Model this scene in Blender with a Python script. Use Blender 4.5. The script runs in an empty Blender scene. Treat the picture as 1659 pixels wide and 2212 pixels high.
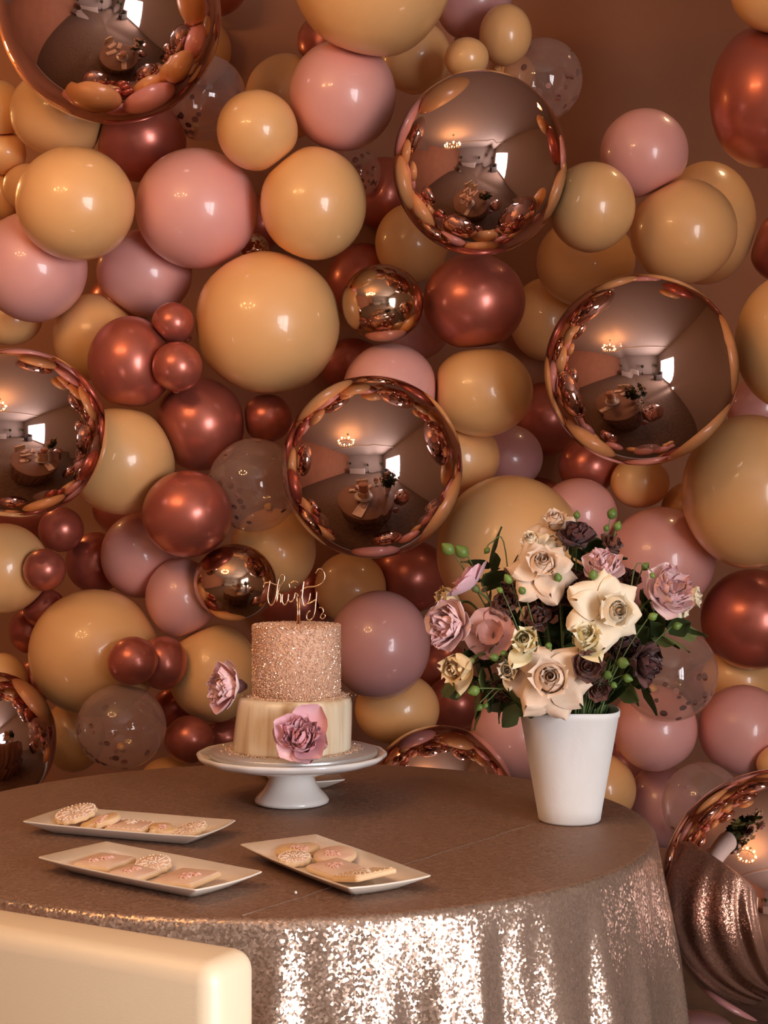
import bpy, bmesh, math, random
import numpy as np
from mathutils import Vector, Matrix, Quaternion
R = math.radians
rnd = random.Random(7)
sc = bpy.context.scene
C = sc.collection

# ------------------------------------------------------------------ camera
F = 3320.0; CX = 829.5; CY = 1106.0; CAMZ = 1.262
cam = bpy.data.cameras.new('camera'); cam_ob = bpy.data.objects.new('camera', cam); C.objects.link(cam_ob)
cam_ob.location = (0, 0, CAMZ); cam_ob.rotation_euler = (R(90), 0, 0)
cam.sensor_fit = 'HORIZONTAL'; cam.sensor_width = 36.0; cam.lens = F/1659*36.0
cam.clip_start = 0.05
sc.camera = cam_ob
def at(px, py, Y): return Vector(((px-CX)/F*Y, Y, CAMZ-(py-CY)/F*Y))

# ------------------------------------------------------------------ world, daylight, exposure
w = bpy.data.worlds.new('world'); sc.world = w; w.use_nodes = True
w.node_tree.nodes['Background'].inputs[0].default_value = (0.80, 0.84, 1.0, 1)
w.node_tree.nodes['Background'].inputs[1].default_value = 2.0
wl = bpy.data.lights.new('window_daylight', 'AREA'); wl.shape = 'RECTANGLE'; wl.size = 3.8; wl.size_y = 2.1
wl.energy = 375; wl.color = (0.98, 0.965, 1.0)
wo = bpy.data.objects.new('window_daylight', wl); C.objects.link(wo)
wo.location = (2.42, -1.5, 1.15); wo.rotation_euler = (R(90), 0, R(90))
CHAND_W = 3.8           # watts per candle bulb of the chandelier
SCONCE_W = 7.0
vs = sc.view_settings; vs.view_transform = 'Standard'; vs.look = 'None'; vs.gamma = 1; vs.use_curve_mapping = False
vs.exposure = 0.0
cy = sc.cycles; cy.max_bounces = 8; cy.glossy_bounces = 5; cy.transparent_max_bounces = 16
cy.sample_clamp_indirect = 4.0; cy.caustics_reflective = False; cy.caustics_refractive = False

# ------------------------------------------------------------------ materials
def mat(name, col, rough=.5, metal=0., coat=0., coat_r=.1, spec=.5, bump=None, var=None, sheen=0., sss=0., emis=None, vary=0.):
    m = bpy.data.materials.new(name); m.use_nodes = True; nt = m.node_tree; b = nt.nodes['Principled BSDF']
    b.inputs['Base Color'].default_value = (*col, 1); b.inputs['Roughness'].default_value = rough
    b.inputs['Metallic'].default_value = metal; b.inputs['Coat Weight'].default_value = coat
    b.inputs['Coat Roughness'].default_value = coat_r; b.inputs['Specular IOR Level'].default_value = spec
    b.inputs['Sheen Weight'].default_value = sheen
    if sss: b.inputs['Subsurface Weight'].default_value = sss; b.inputs['Subsurface Scale'].default_value = .01
    if emis: b.inputs['Emission Color'].default_value = (*emis[0], 1); b.inputs['Emission Strength'].default_value = emis[1]
    tc = nt.nodes.new('ShaderNodeTexCoord')
    if var:   # (other colour, scale, (sx,sy,sz), lo, hi)
        mp = nt.nodes.new('ShaderNodeMapping'); mp.inputs['Scale'].default_value = var[2]
        nz = nt.nodes.new('ShaderNodeTexNoise'); nz.inputs['Scale'].default_value = var[1]; nz.inputs['Detail'].default_value = 4
        rp = nt.nodes.new('ShaderNodeValToRGB'); rp.color_ramp.elements[0].position = var[3]; rp.color_ramp.elements[1].position = var[4]
        rp.color_ramp.elements[0].color = (*col, 1); rp.color_ramp.elements[1].color = (*var[0], 1)
        nt.links.new(tc.outputs['Object'], mp.inputs[0]); nt.links.new(mp.outputs[0], nz.inputs['Vector'])
        nt.links.new(nz.outputs['Fac'], rp.inputs[0]); nt.links.new(rp.outputs[0], b.inputs['Base Color'])
    if vary:
        oi = nt.nodes.new('ShaderNodeObjectInfo'); hs = nt.nodes.new('ShaderNodeHueSaturation')
        mr = nt.nodes.new('ShaderNodeMapRange'); mr.inputs['To Min'].default_value = 1-vary; mr.inputs['To Max'].default_value = 1+vary*.6
        nt.links.new(oi.outputs['Random'], mr.inputs[0]); nt.links.new(mr.outputs[0], hs.inputs['Value'])
        src = b.inputs['Base Color'].links[0].from_socket if b.inputs['Base Color'].is_linked else None
        if src: nt.links.new(src, hs.inputs['Color'])
        else: hs.inputs['Color'].default_value = (*col, 1)
        nt.links.new(hs.outputs[0], b.inputs['Base Color'])
    if bump:  # (scale, strength, distance)
        nb = nt.nodes.new('ShaderNodeTexNoise'); nb.inputs['Scale'].default_value = bump[0]; nb.inputs['Detail'].default_value = 3
        bp = nt.nodes.new('ShaderNodeBump'); bp.inputs['Strength'].default_value = bump[1]; bp.inputs['Distance'].default_value = bump[2]
        nt.links.new(tc.outputs['Object'], nb.inputs['Vector']); nt.links.new(nb.outputs['Fac'], bp.inputs['Height'])
        nt.links.new(bp.outputs[0], b.inputs['Normal'])
    return m

M = {}
M['cream'] = mat('cream_latex', (.90, .50, .205), .36, coat=.5, coat_r=.09, vary=.07)
M['pink'] = mat('pink_latex', (.82, .40, .355), .36, coat=.5, coat_r=.09, vary=.05)
M['mauve'] = mat('mauve_latex', (.60, .30, .29), .36, coat=.5, coat_r=.09, vary=.05)
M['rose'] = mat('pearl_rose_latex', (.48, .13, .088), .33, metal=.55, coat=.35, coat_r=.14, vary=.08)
M['orb'] = mat('rose_gold_foil', (.72, .51, .46), .04, metal=1.0)
M['bronze'] = mat('bronze_foil', (.62, .42, .30), .09, metal=1.0)
def clear_mat(name, tint, haze, hazecol):
    m = bpy.data.materials.new(name); m.use_nodes = True; nt = m.node_tree; nt.nodes.clear()
    out = nt.nodes.new('ShaderNodeOutputMaterial'); tr = nt.nodes.new('ShaderNodeBsdfTransparent'); tr.inputs[0].default_value = (*tint, 1)
    gl = nt.nodes.new('ShaderNodeBsdfGlossy'); gl.inputs['Roughness'].default_value = .05; gl.inputs[0].default_value = (1, .95, .93, 1)
    df = nt.nodes.new('ShaderNodeBsdfDiffuse'); df.inputs[0].default_value = (*hazecol, 1)
    fr = nt.nodes.new('ShaderNodeMapRange'); fr.inputs['To Min'].default_value = .05; fr.inputs['To Max'].default_value = .42
    lw = nt.nodes.new('ShaderNodeLayerWeight'); lw.inputs['Blend'].default_value = .5
    mr = nt.nodes.new('ShaderNodeMapRange'); mr.inputs['To Min'].default_value = haze; mr.inputs['To Max'].default_value = haze*3.2
    a = nt.nodes.new('ShaderNodeMixShader'); b = nt.nodes.new('ShaderNodeMixShader')
    L = nt.links.new
    L(lw.outputs['Facing'], mr.inputs[0]); L(mr.outputs[0], a.inputs[0]); L(tr.outputs[0], a.inputs[1]); L(df.outputs[0], a.inputs[2])
    pw = nt.nodes.new('ShaderNodeMath'); pw.operation = 'POWER'; pw.inputs[1].default_value = 3.5; L(lw.outputs['Facing'], pw.inputs[0]); L(pw.outputs[0], fr.inputs[0]); L(fr.outputs[0], b.inputs[0]); L(a.outputs[0], b.inputs[1]); L(gl.outputs[0], b.inputs[2]); L(b.outputs[0], out.inputs[0])
    return m
M['clear'] = clear_mat('clear_film', (.95, .90, .87), .105, (.75, .52, .45))
M['confetti'] = mat('copper_confetti', (.22, .07, .045), .3, metal=.45)
M['wall'] = mat('warm_plaster', (.40, .175, .095), .85, bump=(60, .08, .004), var=((.36, .155, .085), 1.3, (1, 1, 1), .4, .65))
M['wall2'] = mat('taupe_plaster', (.46, .40, .36), .85)
M['ceil'] = mat('ceiling_paint', (.58, .51, .45), .8)
M['floor'] = mat('brown_carpet', (.16, .11, .08), .95, bump=(300, .4, .003), var=((.2, .14, .1), 9, (1, 1, 1), .4, .6))
M['trim'] = mat('white_trim', (.75, .71, .66), .45)
M['porcelain'] = mat('white_porcelain', (.82, .78, .74), .12, coat=.6, coat_r=.04)
M['tray'] = mat('tray_ceramic', (.84, .74, .62), .2, coat=.4, coat_r=.08)
M['vase'] = mat('chalky_white_clay', (.92, .90, .87), .62, bump=(45, .25, .003), var=((.80, .74, .66), 7, (1, 1, .35), .5, .75))
M['board'] = mat('silver_foil_board', (.62, .60, .58), .33, metal=.55, bump=(160, .25, .001))
M['gold'] = mat('gold_acrylic', (.80, .55, .34), .16, metal=1.0)
M['glitter'] = mat('gold_sugar', (.92, .60, .42), .2, metal=.4, coat=.5, vary=.0, var=((.95, .68, .50), 420, (1, 1, 1), .35, .65))
M['tier_core'] = mat('sugar_coat', (.80, .48, .32), .5, bump=(300, .6, .003))
M['pearl'] = mat('pearl_icing', (.90, .78, .58), .30, coat=.5, coat_r=.12, var=((.55, .36, .18), 34, (1, 1, .07), .47, .72))
M['leather'] = mat('cream_leather', (.82, .66, .45), .42, coat=.15, coat_r=.25, bump=(420, .12, .0008))
M['darkwood'] = mat('dark_wood', (.06, .035, .02), .4)
M['stem'] = mat('green_stem', (.12, .17, .05), .5)
M['leaf'] = mat('dark_leaf', (.075, .11, .035), .5, vary=.3)
M['leaf2'] = mat('olive_leaf', (.20, .24, .07), .5, vary=.3)
M['budgreen'] = mat('bud_green', (.15, .24, .045), .45, vary=.25)
def petal_mat(name, c1, c2): return mat(name, c1, .55, var=(c2, 2.2, (1, 1, 1), .35, .7), vary=.06, sheen=.15, spec=.25)
M['beige_rose'] = petal_mat('beige_petal', (.82, .60, .44), (.88, .72, .55))
M['cream_rose'] = petal_mat('cream_petal', (.90, .74, .52), (.92, .80, .60))
M['yellow_rose'] = petal_mat('yellow_petal', (.90, .80, .46), (.93, .86, .62))
M['peach_bud'] = petal_mat('peach_petal', (.84, .60, .30), (.88, .68, .40))
M['pink_peony'] = petal_mat('pink_petal', (.90, .56, .57), (.95, .76, .72))
M['coral'] = petal_mat('coral_petal', (.66, .33, .28), (.74, .42, .36))
M['mauve_peony'] = petal_mat('mauve_petal', (.82, .46, .52), (.86, .56, .60))
M['deep_peony'] = petal_mat('deep_pink_petal', (.86, .44, .50), (.92, .66, .66))
M['burgundy'] = petal_mat('burgundy_petal', (.10, .035, .035), (.17, .07, .06))
M['maroon'] = petal_mat('maroon_petal', (.16, .06, .04), (.24, .10, .07))
M['cookie'] = mat('biscuit', (.80, .58, .34), .7, bump=(200, .3, .002))
M['icing'] = mat('blush_icing', (.76, .50, .37), .45, var=((.82, .60, .45), 30, (1, 1, 1), .4, .6))
M['icing_gold'] = mat('golden_icing', (.78, .52, .24), .4, var=((.84, .62, .40), 40, (1, 1, 1), .4, .6))
M['piping'] = mat('white_icing', (.88, .74, .60), .4)
M['piping_pink'] = mat('pink_icing', (.84, .52, .42), .4)
M['bulb'] = mat('lit_bulb', (1, .8, .5), .3, emis=((1.0, .50, .16), 26))
M['brass'] = mat('brass', (.62, .42, .2), .25, metal=1)
M['curtain'] = mat('dark_fabric', (.05, .04, .035), .9)
M['whitecloth'] = mat('white_linen', (.62, .58, .53), .9)

def sequin(nm, metal, rough, col, k0):
    m = bpy.data.materials.new(nm); m.use_nodes = True; nt = m.node_tree; b = nt.nodes['Principled BSDF']; L = nt.links.new
    tc = nt.nodes.new('ShaderNodeTexCoord'); vo = nt.nodes.new('ShaderNodeTexVoronoi'); vo.inputs['Scale'].default_value = 310
    L(tc.outputs['Object'], vo.inputs['Vector'])
    s = nt.nodes.new('ShaderNodeVectorMath'); s.operation = 'SUBTRACT'; s.inputs[1].default_value = (.5, .5, .5); L(vo.outputs['Color'], s.inputs[0])
    k = nt.nodes.new('ShaderNodeVectorMath'); k.operation = 'SCALE'; k.inputs['Scale'].default_value = k0; L(s.outputs[0], k.inputs[0])
    g = nt.nodes.new('ShaderNodeNewGeometry'); a = nt.nodes.new('ShaderNodeVectorMath'); a.operation = 'ADD'
    L(g.outputs['Normal'], a.inputs[0]); L(k.outputs[0], a.inputs[1])
    n = nt.nodes.new('ShaderNodeVectorMath'); n.operation = 'NORMALIZE'; L(a.outputs[0], n.inputs[0]); L(n.outputs[0], b.inputs['Normal'])
    hs = nt.nodes.new('ShaderNodeHueSaturation'); hs.inputs['Color'].default_value = (*col, 1)
    mr = nt.nodes.new('ShaderNodeMapRange'); mr.inputs['To Min'].default_value = .75; mr.inputs['To Max'].default_value = 1.15
    sx = nt.nodes.new('ShaderNodeSeparateColor'); L(vo.outputs['Color'], sx.inputs[0]); L(sx.outputs[0], mr.inputs[0]); L(mr.outputs[0], hs.inputs['Value'])
    L(hs.outputs[0], b.inputs['Base Color'])
    b.inputs['Metallic'].default_value = metal; b.inputs['Roughness'].default_value = rough
    return m
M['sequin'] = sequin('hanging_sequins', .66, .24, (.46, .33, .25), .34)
M['sequin_dimmed'] = sequin('dimmed_sequins', .15, .55, (.25, .14, .09), .30)  # same sequin fabric; the dimmer light on the top is put into its colour

# ------------------------------------------------------------------ helpers
def mesh(name, V, Fc, m, smooth=True):
    me = bpy.data.meshes.new(name); me.from_pydata([tuple(v) for v in V], [], Fc); me.update()
    if smooth: me.polygons.foreach_set('use_smooth', [True]*len(me.polygons))
    if m is not None: me.materials.append(m if not isinstance(m, str) else M[m])
    return me
def ob(name, me, parent=None, loc=(0, 0, 0), rot=None, scale=None):
    o = bpy.data.objects.new(name, me); C.objects.link(o)
    if parent: o.parent = parent
    o.location = loc
    if rot is not None:
        if isinstance(rot, Quaternion): o.rotation_mode = 'QUATERNION'; o.rotation_quaternion = rot
        else: o.rotation_euler = rot
    if scale is not None: o.scale = scale if hasattr(scale, '__len__') else (scale,)*3
    return o
def tag(o, label=None, cat=None, group=None, kind=None):
    if label: o['label'] = label
    if cat: o['category'] = cat
    if group: o['group'] = group
    if kind: o['kind'] = kind
    return o
def thing(name, label, cat, loc=(0, 0, 0), rot=None, group=None):
    o = ob(name, None, None, loc, rot); o.empty_display_size = .05
    return tag(o, label, cat, group)
class MB:
    def __init__(s): s.V = []; s.F = []
    def add(s, V, Fc):
        k = len(s.V); s.V += [tuple(v) for v in V]; s.F += [tuple(i+k for i in f) for f in Fc]; return s
def lathe(prof, n=64):
    V = []; Fc = []
    for r, z in prof:
        for i in range(n): a = 2*math.pi*i/n; V.append((r*math.cos(a), r*math.sin(a), z))
    for j in range(len(prof)-1):
        for i in range(n):
            k = (i+1) % n; Fc.append((j*n+i, j*n+k, (j+1)*n+k, (j+1)*n+i))
    if prof[0][0] > 1e-6: Fc.append(tuple(range(n-1, -1, -1)))
    if prof[-1][0] > 1e-6: Fc.append(tuple((len(prof)-1)*n+i for i in range(n)))
    return V, Fc
def tube(P, r, n=8, cap=True):
    P = [Vector(p) for p in P]; rs = r if hasattr(r, '__len__') else [r]*len(P)
    V = []; Fc = []; nrm = None
    for i, p in enumerate(P):
        t = (P[min(i+1, len(P)-1)]-P[max(i-1, 0)]).normalized()
        if nrm is None: nrm = t.orthogonal().normalized()
        else: nrm = (nrm - t*nrm.dot(t)); nrm = nrm.normalized() if nrm.length > 1e-6 else t.orthogonal().normalized()
        b = t.cross(nrm)
        for k in range(n):
            a = 2*math.pi*k/n; V.append(p+(nrm*math.cos(a)+b*math.sin(a))*rs[i])
    for i in range(len(P)-1):
        for k in range(n):
            q = (k+1) % n; Fc.append((i*n+k, i*n+q, (i+1)*n+q, (i+1)*n+k))
    if cap: Fc.append(tuple(range(n-1, -1, -1))); Fc.append(tuple((len(P)-1)*n+k for k in range(n)))
    return V, Fc
def smoothpath(P, k=4):
    P = [Vector(p) for p in P]; out = []
    for i in range(len(P)-1):
        p0 = P[max(i-1, 0)]; p1 = P[i]; p2 = P[i+1]; p3 = P[min(i+2, len(P)-1)]
        for j in range(k):
            t = j/k
            out.append(.5*((2*p1)+(p2-p0)*t+(2*p0-5*p1+4*p2-p3)*t*t+(3*p1-p0-3*p2+p3)*t**3))
    out.append(P[-1]); return out
def box(x0, x1, y0, y1, z0, z1):
    V = [(x, y, z) for x in (x0, x1) for y in (y0, y1) for z in (z0, z1)]
    return V, [(0, 1, 3, 2), (4, 6, 7, 5), (0, 4, 5, 1), (2, 3, 7, 6), (0, 2, 6, 4), (1, 5, 7, 3)]
def bevbox(name, dims, m, bev=.01, seg=3):
    bm = bmesh.new(); bmesh.ops.create_cube(bm, size=1)
    for v in bm.verts: v.co = Vector((v.co.x*dims[0], v.co.y*dims[1], v.co.z*dims[2]))
    bmesh.ops.bevel(bm, geom=bm.edges[:], offset=bev, segments=seg, profile=.5, affect='EDGES')
    me = bpy.data.meshes.new(name); bm.to_mesh(me); bm.free()
    me.polygons.foreach_set('use_smooth', [True]*len(me.polygons)); me.materials.append(M[m]); return me
def ico(sub):
    bm = bmesh.new(); bmesh.ops.create_icosphere(bm, subdivisions=sub, radius=1)
    V = np.array([v.co[:] for v in bm.verts]); Fc = [tuple(v.index for v in f.verts) for f in bm.faces]; bm.free(); return V, Fc

# ------------------------------------------------------------------ the room
YW = 4.72; XR = 2.2; XL = -4.6; YB = -5.2; ZC = 3.1
def struct(name, VF, m): return tag(ob(name, mesh(name, *VF, m, smooth=False)), kind='structure')
struct('floor', box(XL-.1, XR+.1, YB-.1, YW+.1, -.1, 0), 'floor')
struct('ceiling', box(XL-.1, XR+.1, YB-.1, YW+.1, ZC, ZC+.1), 'ceil')
struct('wall_back', box(XL-.1, XR+.1, YW, YW+.1, 0, ZC), 'wall')
struct('wall_left', box(XL-.1, XL, YB, YW, 0, ZC), 'wall')
struct('wall_front', box(XL-.1, XR+.1, YB-.1, YB, 0, ZC), 'wall2')
wr = MB(); W0, W1, WZ0, WZ1 = -3.3, .3, .12, 2.15
wr.add(*box(XR, XR+.1, YB, W0, 0, ZC)); wr.add(*box(XR, XR+.1, W1, YW, 0, ZC)); wr.add(*box(XR, XR+.1, W0, W1, 0, WZ0)); wr.add(*box(XR, XR+.1, W0, W1, WZ1, ZC))
struct('wall_right', (wr.V, wr.F), 'wall2')
wf = MB()
for y in (W0, -2.1, -.9, W1): wf.add(*box(XR-.02, XR+.06, y-.035, y+.035, WZ0, WZ1))
for z in (WZ0, .75, WZ1): wf.add(*box(XR-.02, XR+.06, W0, W1, z-.03, z+.03))
struct('window_1', (wf.V, wf.F), 'trim')
struct('baseboard_back', box(XL, XR, YW-.015, YW, 0, .12), 'trim')
# crown beams seen only in the mirror balloons
struct('trim_1', box(XL, XR, -.6, -.45, ZC-.1, ZC), 'trim')

# ------------------------------------------------------------------ chandelier and sconce
def chandelier(x, y, z):
    t = thing('chandelier', 'brass ring chandelier of lit candle bulbs, mirrored in the foil balloons', 'chandelier', (x, y, z))
    ring = []; n = 48
    pts = [(.44*math.cos(2*math.pi*i/n), .44*math.sin(2*math.pi*i/n), 0) for i in range(n+1)]
    ob('ring', mesh('ring', *tube(pts, .012, 8), 'brass'), t)
    ob('canopy', mesh('canopy', *lathe([(.0, .0), (.07, .0), (.06, .03), (0, .03)], 24), 'brass'), t, (0, 0, ZC-z-.031))
    ob('chain', mesh('chain', *tube([(0, 0, .0), (0, 0, ZC-z-.01)], .006, 6), 'brass'), t)
    for i in range(4):
        a = i*math.pi/2; ob('arm', mesh('arm', *tube([(.44*math.cos(a), .44*math.sin(a), 0), (.15*math.cos(a), .15*math.sin(a), .1), (0, 0, .3)], .006, 6), 'brass'), t)
    sl = mesh('sleeve', *lathe([(.011, 0), (.011, .06), (.006, .062)], 10), 'trim')
    bl = mesh('bulb', *lathe([(.004, 0), (.013, .012), (.014, .022), (.008, .04), (.001, .055)], 10), 'bulb')
    for i in range(16):
        a = 2*math.pi*i/16; p = (.44*math.cos(a), .44*math.sin(a), .01)
        ob('candle_sleeve', sl, t, p); ob('bulb', bl, t, (p[0], p[1], .072))
        if i % 2 == 0:
            l = bpy.data.lights.new('candle_light', 'POINT'); l.energy = CHAND_W*2; l.color = (1, .54, .22); l.shadow_soft_size = .03
            lo = bpy.data.objects.new('candle_light', l); C.objects.link(lo); lo.parent = t; lo.location = (p[0], p[1], .15)
chandelier(-1.35, 1.45, 2.42)
def sconce(x, y, z):
    t = thing('wall_sconce', 'brass wall lamp lit above the left end of the balloons', 'lamp', (x, y, z))
    ob('backplate', mesh('backplate', *lathe([(0, 0), (.05, 0), (.045, .02), (0, .02)], 20), 'brass'), t, (0, .13, 0), (R(90), 0, 0))
    ob('arm', mesh('arm', *tube([(0, .12, 0), (0, .04, -.02), (0, 0, 0)], .008, 8), 'brass'), t)
    ob('bulb', mesh('bulb', *lathe([(.006, 0), (.028, .03), (.03, .05), (.016, .085), (.001, .1)], 14), 'bulb'), t)
    l = bpy.data.lights.new('sconce_light', 'POINT'); l.energy = SCONCE_W; l.color = (1, .55, .2); l.shadow_soft_size = .045
    lo = bpy.data.objects.new('sconce_light', l); C.objects.link(lo); lo.parent = t; lo.location = (0, -.03, .16)
sconce(-1.72, YW-.14, 2.28)
def downlight(x, y, lab, e=14):
    t = thing('ceiling_downlight', lab, 'ceiling light', (x, y, ZC), group='recessed ceiling lights')
    ob('ring', mesh('ring', *lathe([(.035, 0), (.055, 0), (.055, -.006), (.035, -.004)], 24), 'trim'), t)
    ob('lamp', mesh('lamp', *lathe([(0, -.001), (.034, -.001), (.034, -.003), (0, -.003)], 20), 'bulb'), t)
    l = bpy.data.lights.new('downlight', 'SPOT'); l.energy = e; l.color = (1, .62, .34); l.shadow_soft_size = .10; l.spot_size = R(110); l.spot_blend = .8
    lo = bpy.data.objects.new('downlight', l); C.objects.link(lo); lo.parent = t; lo.location = (0, 0, -.02)
downlight(1.25, 3.95, 'recessed ceiling light close to the wall behind the balloons', 20); downlight(.2, .6, 'recessed ceiling light above the camera'); downlight(-1.2, -1.8, 'recessed ceiling light in the rear of the room')

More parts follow.
